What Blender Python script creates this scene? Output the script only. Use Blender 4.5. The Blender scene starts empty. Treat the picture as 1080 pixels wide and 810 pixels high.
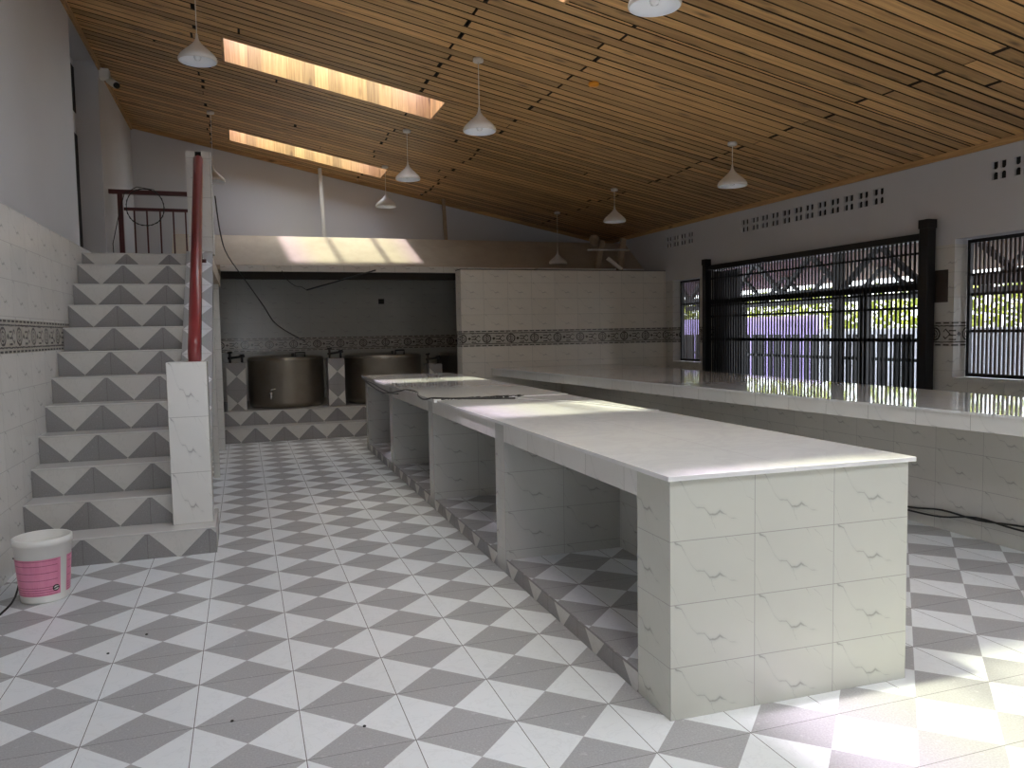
import bpy, bmesh, math, random
from mathutils import Vector, Matrix
random.seed(7)
SC = bpy.context.scene
COL = SC.collection

# ------------------------------------------------------------------ node helpers
class N:
    """tiny expression wrapper around math nodes"""
    def __init__(s, nt, sock): s.nt, s.s = nt, sock
    def _m(s, op, *a, clamp=False):
        n = s.nt.nodes.new('ShaderNodeMath'); n.operation = op; n.use_clamp = clamp
        for i, x in enumerate((s,) + a):
            if isinstance(x, N): s.nt.links.new(x.s, n.inputs[i])
            else: n.inputs[i].default_value = float(x)
        return N(s.nt, n.outputs[0])
    def __add__(s, o): return s._m('ADD', o)
    def __sub__(s, o): return s._m('SUBTRACT', o)
    def __rsub__(s, o): return (s * -1.0) + o
    def __mul__(s, o): return s._m('MULTIPLY', o)
    def __truediv__(s, o): return s._m('DIVIDE', o)
    def frac(s): return s._m('FRACT')
    def floor(s): return s._m('FLOOR')
    def abs(s): return s._m('ABSOLUTE')
    def min(s, o): return s._m('MINIMUM', o)
    def max(s, o): return s._m('MAXIMUM', o)
    def lt(s, o): return s._m('LESS_THAN', o)
    def gt(s, o): return s._m('GREATER_THAN', o)
    def sqrt(s): return s._m('SQRT')
    def sin(s): return s._m('SINE')
    def clamp(s): return s._m('ADD', 0.0, clamp=True)
    def pw(s, o): return s._m('POWER', o)

class Mat:
    def __init__(s, name):
        s.m = bpy.data.materials.new(name); s.m.use_nodes = True
        s.nt = s.m.node_tree; s.b = s.nt.nodes['Principled BSDF']
    def new(s, t): return s.nt.nodes.new(t)
    def uv(s):
        n = s.new('ShaderNodeUVMap'); n.uv_map = 'UVMap'
        x = s.new('ShaderNodeSeparateXYZ'); s.nt.links.new(n.outputs[0], x.inputs[0])
        return N(s.nt, x.outputs[0]), N(s.nt, x.outputs[1])
    def vec(s, x, y, z=0.0):
        c = s.new('ShaderNodeCombineXYZ')
        for i, v in enumerate((x, y, z)):
            if isinstance(v, N): s.nt.links.new(v.s, c.inputs[i])
            else: c.inputs[i].default_value = v
        return c.outputs[0]
    def noise(s, vec, scale=5., detail=3., rough=.5, dist=0., col=False):
        n = s.new('ShaderNodeTexNoise'); n.inputs['Scale'].default_value = scale
        n.inputs['Detail'].default_value = detail; n.inputs['Roughness'].default_value = rough
        n.inputs['Distortion'].default_value = dist
        if vec is not None: s.nt.links.new(vec, n.inputs['Vector'])
        return n.outputs['Color'] if col else N(s.nt, n.outputs[0])
    def wnoise(s, vec):
        n = s.new('ShaderNodeTexWhiteNoise'); n.noise_dimensions = '3D'
        s.nt.links.new(vec, n.inputs['Vector']); return N(s.nt, n.outputs['Value'])
    def objco(s):
        return s.new('ShaderNodeTexCoord').outputs['Object']
    def mix(s, f, a, b):
        n = s.new('ShaderNodeMix'); n.data_type = 'RGBA'
        if isinstance(f, N): s.nt.links.new(f.s, n.inputs[0])
        else: n.inputs[0].default_value = f
        for i, v in ((6, a), (7, b)):
            if isinstance(v, (tuple, list)): n.inputs[i].default_value = (*v[:3], 1)
            else: s.nt.links.new(v, n.inputs[i])
        return n.outputs[2]
    def scale(s, c, f):
        n = s.new('ShaderNodeVectorMath'); n.operation = 'SCALE'
        s.nt.links.new(c, n.inputs[0]); s.nt.links.new(f.s, n.inputs[3]); return n.outputs[0]
    def col(s, c):
        if isinstance(c, (tuple, list)): s.b.inputs['Base Color'].default_value = (*c[:3], 1)
        else: s.nt.links.new(c, s.b.inputs['Base Color'])
    def rough(s, r):
        if isinstance(r, N): s.nt.links.new(r.s, s.b.inputs['Roughness'])
        else: s.b.inputs['Roughness'].default_value = r
    def bump(s, h, strength=.3, dist=.002):
        n = s.new('ShaderNodeBump'); n.inputs['Strength'].default_value = strength
        n.inputs['Distance'].default_value = dist
        s.nt.links.new(h.s, n.inputs['Height']); s.nt.links.new(n.outputs[0], s.b.inputs['Normal'])
    def curve(s, x, pts):
        n = s.new('ShaderNodeFloatCurve'); c = n.mapping.curves[0]
        while len(c.points) > 2: c.points.remove(c.points[1])
        c.points[0].location = pts[0]; c.points[1].location = pts[-1]
        for p in pts[1:-1]: c.points.new(*p)
        for p in c.points: p.handle_type = 'VECTOR'
        n.mapping.use_clip = False; n.mapping.update()
        s.nt.links.new(x.s, n.inputs['Value']); return N(s.nt, n.outputs[0])

def plain(name, c, r=.5, metal=0., noise_amt=0., nscale=6., spec=None, **k):
    M = Mat(name)
    if noise_amt:
        f = M.noise(M.objco(), nscale, 4)
        M.col(M.mix(f, tuple(v * (1 - noise_amt) for v in c), tuple(min(1, v * (1 + noise_amt)) for v in c)))
    else: M.col(c)
    M.rough(r); M.b.inputs['Metallic'].default_value = metal
    if spec is not None: M.b.inputs['Specular IOR Level'].default_value = spec
    return M.m

# ------------------------------------------------------------------ materials
def floor_tile(name, P=.4, ox=-1.3615, oy=.2185, swap=False, ply=None, rough=.27, white=(.73, .76, .78), gk=(1, 1, 1)):
    """square tile split by its diagonals: two grey and two white triangles"""
    M = Mat(name); u, v = M.uv()
    if swap: u, v = v, u
    ply = ply or P
    a = (u - ox) / P; b = (v - oy) / ply
    fa, fb = a.frac(), b.frac()
    da, db = fa.min(1.0 - fa), fb.min(1.0 - fb)
    grey = db.lt(da)
    nv = M.vec(u, v)
    wn = M.noise(nv, 7, 5, .6, 1.2)
    vein = ((wn - .5).abs() * 40).clamp()
    wcol = M.mix(vein, tuple(c * .93 for c in white), white)
    sp = M.noise(nv, 130, 3, .7)
    sp2 = M.noise(nv, 28, 4, .6)
    gcol = M.mix(((sp - .35) * 3).clamp(), tuple(p * q for p, q in zip((.315, .317, .325), gk)), tuple(p * q for p, q in zip((.415, .418, .428), gk)))
    gcol = M.mix(((sp2 - .62) * 9).clamp(), gcol, tuple(p * q for p, q in zip((.49, .49, .50), gk)))
    tid = M.wnoise(M.vec(a.floor(), b.floor(), 1.0))
    base = M.mix(grey, wcol, gcol)
    base = M.scale(base, tid * .07 + .95)
    dirt = M.noise(nv, 1.3, 4, .6)
    g = (da * P).lt(.0016).max((db * ply).lt(.0013))
    base = M.mix(g, base, (.14, .13, .125))
    M.col(base)
    M.rough(g * .5 + rough + grey * .06 + dirt * .12)
    M.bump(1.0 - g, .25, .0015)
    return M.m

def wall_tile(name, w=.4, h=.25, ox=0., oz=0., band=None, tint=(.70, .695, .665), rough=.16, vein=1.0, grout=(.30, .29, .27), swap=False, wob=.004):
    M = Mat(name); u, v = M.uv()
    if swap: u, v = v, u
    a = (u - ox) / w; b = (v - oz) / h
    fa, fb = a.frac(), b.frac()
    # small ragged displacement of the veins
    ns = M.noise(M.vec(fa * 1.6, fb), 9, 3, .7)
    x = fa; y = fb + (ns - .5) * .07
    c1 = M.curve(x, [(0, 1.12), (.06, .98), (.13, .93), (.2, .74), (.24, .62), (.31, .5), (.40, .49), (.46, .37), (.53, .36), (.58, .42), (.63, .37), (.70, .29), (.78, .26), (.9, .2), (1, .1)])
    t1 = M.curve(x, [(0, .1), (.06, .9), (.13, .55), (.2, .25), (.3, .35), (.44, .55), (.5, .85), (.57, 1.0), (.64, .45), (.68, .15), (.74, .45), (.8, .05), (1, 0)])
    c2 = M.curve(x, [(0, 1.3), (.6, 1.12), (.76, .95), (.85, .82), (.9, .62), (.96, .56), (1, .55)])
    t2 = M.curve(x, [(0, 0), (.7, 0), (.76, .4), (.88, .3), (.96, .4), (1, .25)])
    c3 = M.curve(x, [(0, .36), (.04, .25), (.09, .06), (.14, .0), (.62, 1.06), (.66, .97), (.7, .86), (.73, .9), (1, 1.3)])
    t3 = M.curve(x, [(0, .5), (.09, .3), (.13, 0), (.6, 0), (.64, .6), (.7, .2), (.72, 0), (1, 0)])
    def line(c, t, wd):
        d = (y - c).abs()
        return (1.0 - d / (t * wd * .7 + .0005)).clamp() * (t * 1.6).clamp()
    k = line(c1, t1, .045).max(line(c2, t2, .035)).max(line(c3, t3, .05))
    # secondary crack dropping from the knot
    xx = (fa - .475 - (.37 - fb) * .2 + (ns - .5) * .05).abs()
    k = k.max((1.0 - xx / .006).clamp() * fb.gt(.14) * fb.lt(.36) * .5)
    soft = M.noise(M.vec(u, v), 5, 3)
    base = M.mix(soft, tuple(c * .95 for c in tint), tuple(min(1, c * 1.04) for c in tint))
    halo = (1.0 - (y - c1).abs() / .07).clamp() * t1 * .18
    base = M.mix((k * .5 + halo).clamp() * vein, base, (.20, .195, .19))
    tid = M.wnoise(M.vec(a.floor(), b.floor(), 3.0))
    base = M.scale(base, tid * .05 + .96)
    gw = .0016
    g = (fa.min(1.0 - fa) * w).lt(gw).max((fb.min(1.0 - fb) * h).lt(gw))
    base = M.mix(g, base, grout)
    if band:
        z0, z1 = band
        zz = v + oz * 0.0
        inb = zz.gt(z0) * zz.lt(z1)
        t = (zz - z0) / (z1 - z0)
        s = (u / .4).frac()
        nn = M.noise(M.vec(u, v), 30, 3, .6) - .5
        s2 = s + nn * .05; t2_ = t + nn * .08
        # edge dashes, rules, medallion, comb strokes, dot
        dash = ((t - .05).abs().lt(.03)).max((t - .95).abs().lt(.03)) * ((u / .1).frac().gt(.3))
        rule = ((t2_ - .17).abs().lt(.022)).max((t2_ - .83).abs().lt(.022))
        rr = (((s2 - .27) * 1.55).pw(2.0) + (t2_ - .5).pw(2.0)).sqrt()
        ring = (rr - .25).abs().lt(.035).max(rr.lt(.05)).max((rr - .14).abs().lt(.02))
        cross = (s2 - .27).abs().lt(.012) * rr.lt(.26)
        comb = ((s2 - .74).abs().lt(.09)) * (((t2_ * 5.5).frac() - .5).abs().lt(.16)) * t.gt(.2) * t.lt(.8)
        sdia = ((s2 - .56).abs() * 1.5 + (t2_ - .5).abs()).lt(.1)
        sdi2 = ((s2 - .93).abs() * 1.5 + (t2_ - .5).abs() - .2).abs().lt(.035)
        ink = dash.max(rule).max(ring).max(cross).max(comb).max(sdia).max(sdi2)
        bb = M.mix(M.noise(M.vec(u, v), 14, 3), (.34, .32, .28), (.50, .47, .42))
        bb = M.mix(ink * .95, bb, (.05, .042, .035))
        bb = M.mix((a.frac().min(1.0 - a.frac()) * w).lt(gw), bb, grout)
        base = M.mix(inb, base, bb)
    M.col(base); M.rough(g * .5 + rough + soft * .08)
    M.bump(1.0 - g, .25, .0015)
    return M.m

def wood(name, attr=True, tint=1.0):
    M = Mat(name); u, v = M.uv()      # u along the board, v across
    if attr:
        at = M.new('ShaderNodeAttribute'); at.attribute_name = 'plank'
        r = N(M.nt, at.outputs['Fac'])
    else: r = M.wnoise(M.vec((v / .15).floor(), 0.0, 0.0))
    co = M.vec(u + r * 37.0, v * 1.0 + r * 11.0)
    st = M.noise(M.vec((u + r * 37.0) * 1.0, (v + r * 11.0) * 22.0), 1.6, 5, .62, .35)
    fine = M.noise(M.vec((u + r * 17.0) * 3.0, (v + r * 5.0) * 160.0), 1.5, 3, .6)
    big = M.noise(co, 1.1, 2)
    T = lambda c: tuple(min(1, x * tint) for x in c)
    c = M.mix(((st - .3) * 2.1).clamp(), T((.40, .21, .07)), T((.92, .58, .24)))
    c = M.mix((fine * .5).clamp(), c, T((.36, .21, .10)))
    c = M.mix(((big - .45) * 3).clamp() * .35, c, T((.50, .27, .125)))
    vo = M.new('ShaderNodeTexVoronoi'); vo.inputs['Scale'].default_value = 1.0
    M.nt.links.new(M.vec((u + r * 23.0) * 2.1, (v + r * 3.0) * 7.0), vo.inputs['Vector'])
    kn = N(M.nt, vo.outputs['Distance'])
    c = M.mix((1.0 - kn * 4.6).clamp() * 1.0, c, T((.085, .045, .022)))
    c = M.scale(c, (r * 113.0).frac() * .55 + .62)
    M.col(c); M.rough(.42 + .0); M.bump(st, .15, .002)
    return M.m

MT = {}
MT['floor'] = floor_tile('floor_tiles')
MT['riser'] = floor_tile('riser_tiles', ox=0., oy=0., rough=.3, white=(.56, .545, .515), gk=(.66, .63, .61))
MT['step_white'] = plain('tread_tile', (.58, .57, .55), .22, noise_amt=.06)
MT['cap'] = floor_tile('cap_tiles', ox=0., oy=0., P=.4, ply=.355, white=(.70, .71, .73))
MT['counter_end'] = wall_tile('counter_end_tiles', w=.3795, ox=0., oz=-.04, tint=(.53, .535, .48))
MT['counter_in'] = wall_tile('counter_inner_tiles', w=.4, ox=.0, oz=.085 + .06, tint=(.50, .50, .475))
MT['fascia'] = wall_tile('fascia_tiles', w=.40, ox=.02, oz=.72, tint=(.70, .69, .66))
MT['tile_back'] = wall_tile('half_wall_tiles', ox=.05 + .02, oz=.05 - .25, band=(1.30, 1.55), tint=(.66, .62, .55))
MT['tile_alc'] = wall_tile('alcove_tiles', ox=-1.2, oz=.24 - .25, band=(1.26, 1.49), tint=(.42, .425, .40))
MT['tile_right'] = wall_tile('right_wall_tiles', ox=.1, oz=.05, band=(1.30, 1.55), tint=(.60, .58, .53))
MT['tile_left'] = wall_tile('left_wall_tiles', ox=.0, oz=.44 - .25, band=(1.44, 1.67), tint=(.68, .665, .63))
MT['tile_post'] = wall_tile('post_tiles', w=.27, h=.4, ox=-2.045, oz=.16, tint=(.66, .65, .62))
MT['tile_rc'] = wall_tile('right_counter_tiles', ox=.12, oz=.10, tint=(.56, .545, .50))
MT['wood'] = wood('ceiling_pine')
MT['wood_trim'] = wood('trim_pine', False, .9)
MT['wood_shaft'] = wood('shaft_pine', False, .85)
M = Mat('painted_plaster'); f = M.noise(M.objco(), 1.2, 4); f2 = M.noise(M.objco(), 60, 3)
M.col(M.mix(f, (.50, .50, .52), (.57, .57, .59))); M.rough(.8); M.bump(f2, .08, .003); MT['plaster'] = M.m
M = Mat('polished_white_slab'); u, v = M.uv(); f = M.noise(M.vec(u, v), 3, 6, .6, 1.5)
c = M.mix(((f - .5).abs() * 14).clamp(), (.70, .70, .70), (.74, .74, .735))
g = (((u - .55) / 3.0).frac().lt(.0008)).max(((v - .55) / 1.2).frac().lt(.0015))
c = M.mix(g, c, (.5, .5, .5)); M.col(c); M.rough(f * .03 + .03); M.b.inputs['Specular IOR Level'].default_value = .7; MT['slab'] = M.m
M = Mat('cement_render'); f = M.noise(M.objco(), 2.5, 6, .65); M.col(M.mix(f, (.31, .26, .205), (.53, .465, .375))); M.rough(.85); MT['cement'] = M.m
MT['beam'] = MT['cement']
MT['dark'] = plain('dark_void', (.012, .011, .010), .9)
MT['black_metal'] = plain('black_painted_steel', (.012, .011, .012), .4, .3)
MT['brown_metal'] = plain('brown_painted_steel', (.05, .032, .028), .45, .2)
MT['red'] = plain('maroon_gloss_paint', (.21, .03, .032), .28, noise_amt=.15)
MT['maroon'] = plain('dark_maroon_paint', (.07, .014, .014), .35)
MT['black'] = plain('black_rubber', (.012, .012, .012), .5)
MT['lamp_out'] = plain('lamp_shade_white', (.68, .65, .62), .35)
MT['lamp_in'] = plain('lamp_shade_inner', (.86, .88, .92), .4)
MT['bulb'] = plain('frosted_bulb', (.85, .87, .9), .2)
MT['white_plastic'] = plain('white_plastic', (.78, .77, .73), .35)
MT['orange'] = plain('orange_plastic', (.85, .36, .03), .4)
M = Mat('stained_steel'); f = M.noise(M.objco(), 2.2, 5, .6); f2 = M.noise(M.objco(), 14, 4, .6)
M.col(M.mix(f, (.17, .15, .12), (.42, .38, .32))); M.rough(f2 * .2 + .22); M.b.inputs['Metallic'].default_value = .9; MT['steel'] = M.m
MT['timber'] = plain('rough_timber', (.30, .22, .15), .8, noise_amt=.4, nscale=14)
MT['chalk'] = plain('chalky_board', (.55, .52, .47), .8, noise_amt=.15)
MT['pipe'] = plain('grey_pipe', (.5, .5, .5), .5)
MT['paint_post'] = plain('pale_paint_post', (.52, .51, .49), .6, noise_amt=.1)
MT['concrete_out'] = plain('yard_concrete', (.42, .41, .39), .8, noise_amt=.2, nscale=1.5)
MT['lilac'] = plain('lilac_plaster', (.60, .47, .86), .8, noise_amt=.12, nscale=2)
MT['rust_roof'] = plain('rust_red_sheet', (.13, .055, .045), .6, noise_amt=.2)
M = Mat('hedge_leaves'); f = M.noise(M.objco(), 9, 5, .7); M.col(M.mix(((f - .35) * 3).clamp(), (.03, .07, .015), (.52, .55, .05))); M.rough(.6); MT['leaf'] = M.m
M = Mat('light_fringe_sheet')
for n in list(M.nt.nodes): M.nt.nodes.remove(n)
tr = M.new('ShaderNodeBsdfTransparent'); out = M.new('ShaderNodeOutputMaterial')
u, v = M.uv()
e = ((u.frac() - .5).abs() * 2.0)        # uv on the sheet runs 0..1: yellow core, violet rims put the sunlight's colour fringes into the sheet
M.nt.links.new(M.mix(((e - .55) * 3.5).clamp(), (.98, 1.0, .80), (.90, .78, 1.0)), tr.inputs[0])
tl = M.new('ShaderNodeBsdfTranslucent'); tl.inputs[0].default_value = (.9, .93, .95, 1)
mxs = M.new('ShaderNodeMixShader'); mxs.inputs[0].default_value = .16
M.nt.links.new(tr.outputs[0], mxs.inputs[1]); M.nt.links.new(tl.outputs[0], mxs.inputs[2])
M.nt.links.new(mxs.outputs[0], out.inputs[0]); MT['sheet'] = M.m

# ------------------------------------------------------------------ mesh builder
class MB:
    def __init__(s): s.v = []; s.f = []; s.m = []; s.sm = []; s.uv = {}; s.pl = {}
    def face(s, pts, mat=0, smooth=False, uv=None, plank=None):
        i = len(s.v); s.v += [tuple(p) for p in pts]; k = len(s.f)
        s.f.append(tuple(range(i, i + len(pts)))); s.m.append(mat); s.sm.append(smooth)
        if uv: s.uv[k] = uv
        if plank is not None: s.pl[k] = plank
    def mesh(s, verts, faces, mat=0, smooth=False):
        i = len(s.v); s.v += [tuple(p) for p in verts]
        for f in faces: s.f.append(tuple(i + q for q in f)); s.m.append(mat); s.sm.append(smooth)
        return s
    def hexa(s, b, t, mat=0, mats=None, plank=None):
        """b, t: four bottom / top corners counter-clockwise from above"""
        i = len(s.v); s.v += [tuple(p) for p in b] + [tuple(p) for p in t]
        F = [(3, 2, 1, 0), (4, 5, 6, 7), (0, 1, 5, 4), (1, 2, 6, 5), (2, 3, 7, 6), (3, 0, 4, 7)]   # -z +z -y +x +y -x
        for j, q in enumerate(F):
            if plank is not None: s.pl[len(s.f)] = plank
            s.f.append(tuple(i + k for k in q)); s.m.append(mats[j] if mats else mat); s.sm.append(False)
        return s
    def box(s, x0, x1, y0, y1, z0, z1, mat=0, mats=None, plank=None):
        b = [(x0, y0, z0), (x1, y0, z0), (x1, y1, z0), (x0, y1, z0)]
        t = [(p[0], p[1], z1) for p in b]
        return s.hexa(b, t, mat, mats, plank)
    def prism_y(s, poly, y0, y1, mat=0):     # poly of (x,z), extruded along y
        n = len(poly); V = [(x, y0, z) for x, z in poly] + [(x, y1, z) for x, z in poly]
        F = [tuple(range(n)), tuple(range(2 * n - 1, n - 1, -1))] + [(i, i + n, (i + 1) % n + n, (i + 1) % n) for i in range(n)]
        return s.mesh(V, F, mat)
    def prism_x(s, poly, x0, x1, mat=0):     # poly of (y,z)
        n = len(poly); V = [(x0, y, z) for y, z in poly] + [(x1, y, z) for y, z in poly]
        F = [tuple(range(n)), tuple(range(2 * n - 1, n - 1, -1))] + [(i, i + n, (i + 1) % n + n, (i + 1) % n) for i in range(n)]
        return s.mesh(V, F, mat)
    def bar(s, a, b, w, h=None, mat=0, up=(0, 0, 1)):
        h = h or w; a, b = Vector(a), Vector(b); d = (b - a).normalized(); up = Vector(up)
        if abs(d.dot(up)) > .95: up = Vector((0, 1, 0))
        x = d.cross(up).normalized(); y = x.cross(d)
        c = [x * sx * w / 2 + y * sy * h / 2 for sx, sy in ((-1, -1), (1, -1), (1, 1), (-1, 1))]
        return s.hexa([a + q for q in c], [b + q for q in c], mat)
    def tube(s, pts, r, n=8, mat=0, smooth=True):
        pts = [Vector(p) for p in pts]; rs = r if isinstance(r, (list, tuple)) else [r] * len(pts)
        V = []; F = []; prev = None
        for i, p in enumerate(pts):
            d = ((pts[min(i + 1, len(pts) - 1)] - pts[max(i - 1, 0)])).normalized()
            if prev is None: prev = d.cross(Vector((0, 0, 1)) if abs(d.z) < .9 else Vector((1, 0, 0))).normalized()
            x = (prev - d * prev.dot(d)).normalized(); prev = x; y = d.cross(x)
            for k in range(n):
                a = 2 * math.pi * k / n; V.append(p + (x * math.cos(a) + y * math.sin(a)) * rs[i])
        for i in range(len(pts) - 1):
            for k in range(n): F.append((i * n + k, i * n + (k + 1) % n, (i + 1) * n + (k + 1) % n, (i + 1) * n + k))
        F.append(tuple(range(n - 1, -1, -1))); F.append(tuple((len(pts) - 1) * n + k for k in range(n)))
        return s.mesh(V, F, mat, smooth)
    def lathe(s, prof, c, n=40, mat=0, smooth=True, caps=True):
        V = []; F = []; m = len(prof)
        for r, z in prof:
            for k in range(n):
                a = 2 * math.pi * k / n; V.append((c[0] + r * math.cos(a), c[1] + r * math.sin(a), c[2] + z))
        for i in range(m - 1):
            for k in range(n): F.append((i * n + k, i * n + (k + 1) % n, (i + 1) * n + (k + 1) % n, (i + 1) * n + k))
        s.mesh(V, F, mat, smooth)
        return s
    def build(s, name, mats, parent=None, off=(0, 0, 0), swap=False, bevel=0, props=None, uvfn=None, solid=0):
        me = bpy.data.meshes.new(name)
        vs = [Vector(p) for p in s.v]
        if parent is not None: o0 = Vector(parent['_org'])
        else:
            xs = [p.x for p in vs]; ys = [p.y for p in vs]; zs = [p.z for p in vs]
            o0 = Vector(((min(xs) + max(xs)) / 2, (min(ys) + max(ys)) / 2, min(zs)))
        me.from_pydata([p - o0 for p in vs], [], s.f)
        mats = mats if isinstance(mats, (list, tuple)) else [mats]
        for m in mats: me.materials.append(m)
        uvl = me.uv_layers.new(name='UVMap')
        for p in me.polygons:
            p.material_index = s.m[p.index]; p.use_smooth = s.sm[p.index]
            n = p.normal; ax = max(range(3), key=lambda i: abs(n[i]))
            for j, li in enumerate(p.loop_indices):
                w = vs[me.loops[li].vertex_index]
                if p.index in s.uv: uvv = s.uv[p.index][j]
                elif uvfn: uvv = uvfn(w, n)
                else:
                    q = w - Vector(off)
                    uvv = ((q.y if n.x > 0 else -q.y, q.z), (q.x if n.y < 0 else -q.x, q.z), (q.x, q.y))[ax]
                    if swap: uvv = (uvv[1], uvv[0])
                uvl.data[li].uv = uvv
        if s.pl:
            at = me.attributes.new('plank', 'FLOAT', 'FACE')
            for k, val in s.pl.items(): at.data[k].value = val
        me.update()
        o = bpy.data.objects.new(name, me); COL.objects.link(o)
        if parent is not None: o.parent = parent; o['_org'] = list(parent['_org'])
        else: o.location = o0
        if bevel:
            b = o.modifiers.new('bevel', 'BEVEL'); b.width = bevel; b.segments = 2; b.limit_method = 'ANGLE'; b.angle_limit = .7
        if solid:
            b = o.modifiers.new('solid', 'SOLIDIFY'); b.thickness = solid; b.offset = -1
        if props: tag(o, **props)
        return o

def tag(o, label=None, cat=None, group=None, kind=None):
    if label: o['label'] = label
    if cat: o['category'] = cat
    if group: o['group'] = group
    if kind: o['kind'] = kind
    return o
def empty(name, loc, label=None, cat=None, group=None, kind=None):
    o = bpy.data.objects.new(name, None); COL.objects.link(o); o.location = loc; o['_org'] = list(loc)
    o.empty_display_size = .1
    return tag(o, label, cat, group, kind)
def copy_tree(o, parent=None):
    c = o.copy(); COL.objects.link(c)
    if parent is not None: c.parent = parent
    for ch in [q for q in bpy.data.objects if q.parent == o]: copy_tree(ch, c)
    return c
def struct(o): o['kind'] = 'structure'; return o

def grid_wall(axis, p0, p1, us, zs, holes, matfn, name, mats, off=(0, 0, 0)):
    """wall between p0 and p1 on `axis`, spanning us x zs with rectangular holes (u0,u1,z0,z1)"""
    U = sorted(set([us[0], us[1]] + [h[0] for h in holes] + [h[1] for h in holes]))
    Z = sorted(set(list(zs) + [h[2] for h in holes] + [h[3] for h in holes]))
    U = [u for u in U if us[0] <= u <= us[1]]
    def solid(i, j):
        if i < 0 or j < 0 or i >= len(U) - 1 or j >= len(Z) - 1: return False
        u = (U[i] + U[i + 1]) / 2; z = (Z[j] + Z[j + 1]) / 2
        return not any(h[0] < u < h[1] and h[2] < z < h[3] for h in holes)
    b = MB()
    P = (lambda p, u, z: (p, u, z)) if axis == 'x' else (lambda p, u, z: (u, p, z))
    for i in range(len(U) - 1):
        for j in range(len(Z) - 1):
            if not solid(i, j): continue
            u0, u1, z0, z1 = U[i], U[i + 1], Z[j], Z[j + 1]; m = matfn((u0 + u1) / 2, (z0 + z1) / 2)
            b.face([P(p0, u0, z0), P(p0, u1, z0), P(p0, u1, z1), P(p0, u0, z1)], m)
            b.face([P(p1, u0, z0), P(p1, u0, z1), P(p1, u1, z1), P(p1, u1, z0)], m)
            if not solid(i - 1, j): b.face([P(p0, u0, z0), P(p0, u0, z1), P(p1, u0, z1), P(p1, u0, z0)], m)
            if not solid(i + 1, j): b.face([P(p0, u1, z0), P(p1, u1, z0), P(p1, u1, z1), P(p0, u1, z1)], m)
            if not solid(i, j - 1): b.face([P(p0, u0, z0), P(p1, u0, z0), P(p1, u1, z0), P(p0, u1, z0)], m)
            if not solid(i, j + 1): b.face([P(p0, u0, z1), P(p0, u1, z1), P(p1, u1, z1), P(p1, u0, z1)], m)
    o = b.build(name, mats, off=off)
    return struct(o)

# ------------------------------------------------------------------ dimensions
XL, XR, YB, YF = -3.1, 5.3, -8.0, 11.5
S = .2024
def zc(x): return 3.25 + S * (XR - x)
SKY = [(-1.61, .79, 6.30, 7.06), (-1.61, .80, 10.15, 10.86),          # the two in view
       (-1.35, 1.0, 2.42, 3.3), (-1.3, 1.9, -.58, .28), (-1.6, 2.6, -3.9, -2.5), (3.0, 4.8, -3.4, -1.6)]  # unseen rooflights: first continues the row, rest added for sun patches and fill

# ------------------------------------------------------------------ room shell
b = MB(); b.box(XL - .6, XR + .25, YB - .2, YF + .2, -.15, 0); struct(b.build('floor', MT['floor']))

# ceiling boards: staggered lengths, open joints, cut round the rooflights
b = MB(); y = YB; k = 0
def boards(x0, x1, y0, y1, pl):
    cuts = [(x0, x1)]
    for sx0, sx1, sy0, sy1 in SKY:
        if y1 > sy0 + .02 and y0 < sy1 - .02:
            new = []
            for a, c in cuts:
                if sx0 > a: new.append((a, min(c, sx0)))
                if sx1 < c: new.append((max(a, sx1), c))
                if c <= sx0 or a >= sx1: pass
            cuts = [q for q in new if q[1] - q[0] > .01]
    done = set()
    for a, c in cuts:
        if (round(a, 3), round(c, 3)) in done: continue
        done.add((round(a, 3), round(c, 3)))
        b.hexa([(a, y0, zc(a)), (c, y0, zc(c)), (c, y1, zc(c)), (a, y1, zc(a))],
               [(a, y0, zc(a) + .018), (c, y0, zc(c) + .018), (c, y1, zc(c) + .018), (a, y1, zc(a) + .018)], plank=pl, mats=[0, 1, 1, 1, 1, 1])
edges_y = []
while y < YF:
    w = random.choice([.128, .135, .14, .145])
    y1 = min(y + w, YF)
    for s in SKY:                                   # let a board edge meet each rooflight edge
        for e in (s[2], s[3]):
            if y + .03 < e < y1 - .005 or abs(e - y1) < .04 and e > y + .05: y1 = e
    gap = random.choice([.011, .015, .02, .026])
    if k % 2 == 0: js = [-1.88, 1.62]
    else: js = [.47, 3.86]
    if random.random() < .15: js = [random.uniform(-2.5, 4.8)]
    js = [j + random.uniform(-.03, .03) for j in js]
    xs = [XL] + js + [XR]
    for i in range(len(xs) - 1):
        g = .019 if random.random() < .72 else .004
        a = xs[i] + (g if i else 0); c = xs[i + 1] - (g if i + 1 < len(xs) - 1 else 0)
        boards(a, c, y + gap / 2, y1 - gap / 2, random.random())
    y = y1; k += 1
struct(b.build('ceiling', [MT['wood'], plain('shaded_board_edge', (.045, .025, .013), .8)]))  # dark edge colour paints in the shadow gaps between boards

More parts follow.
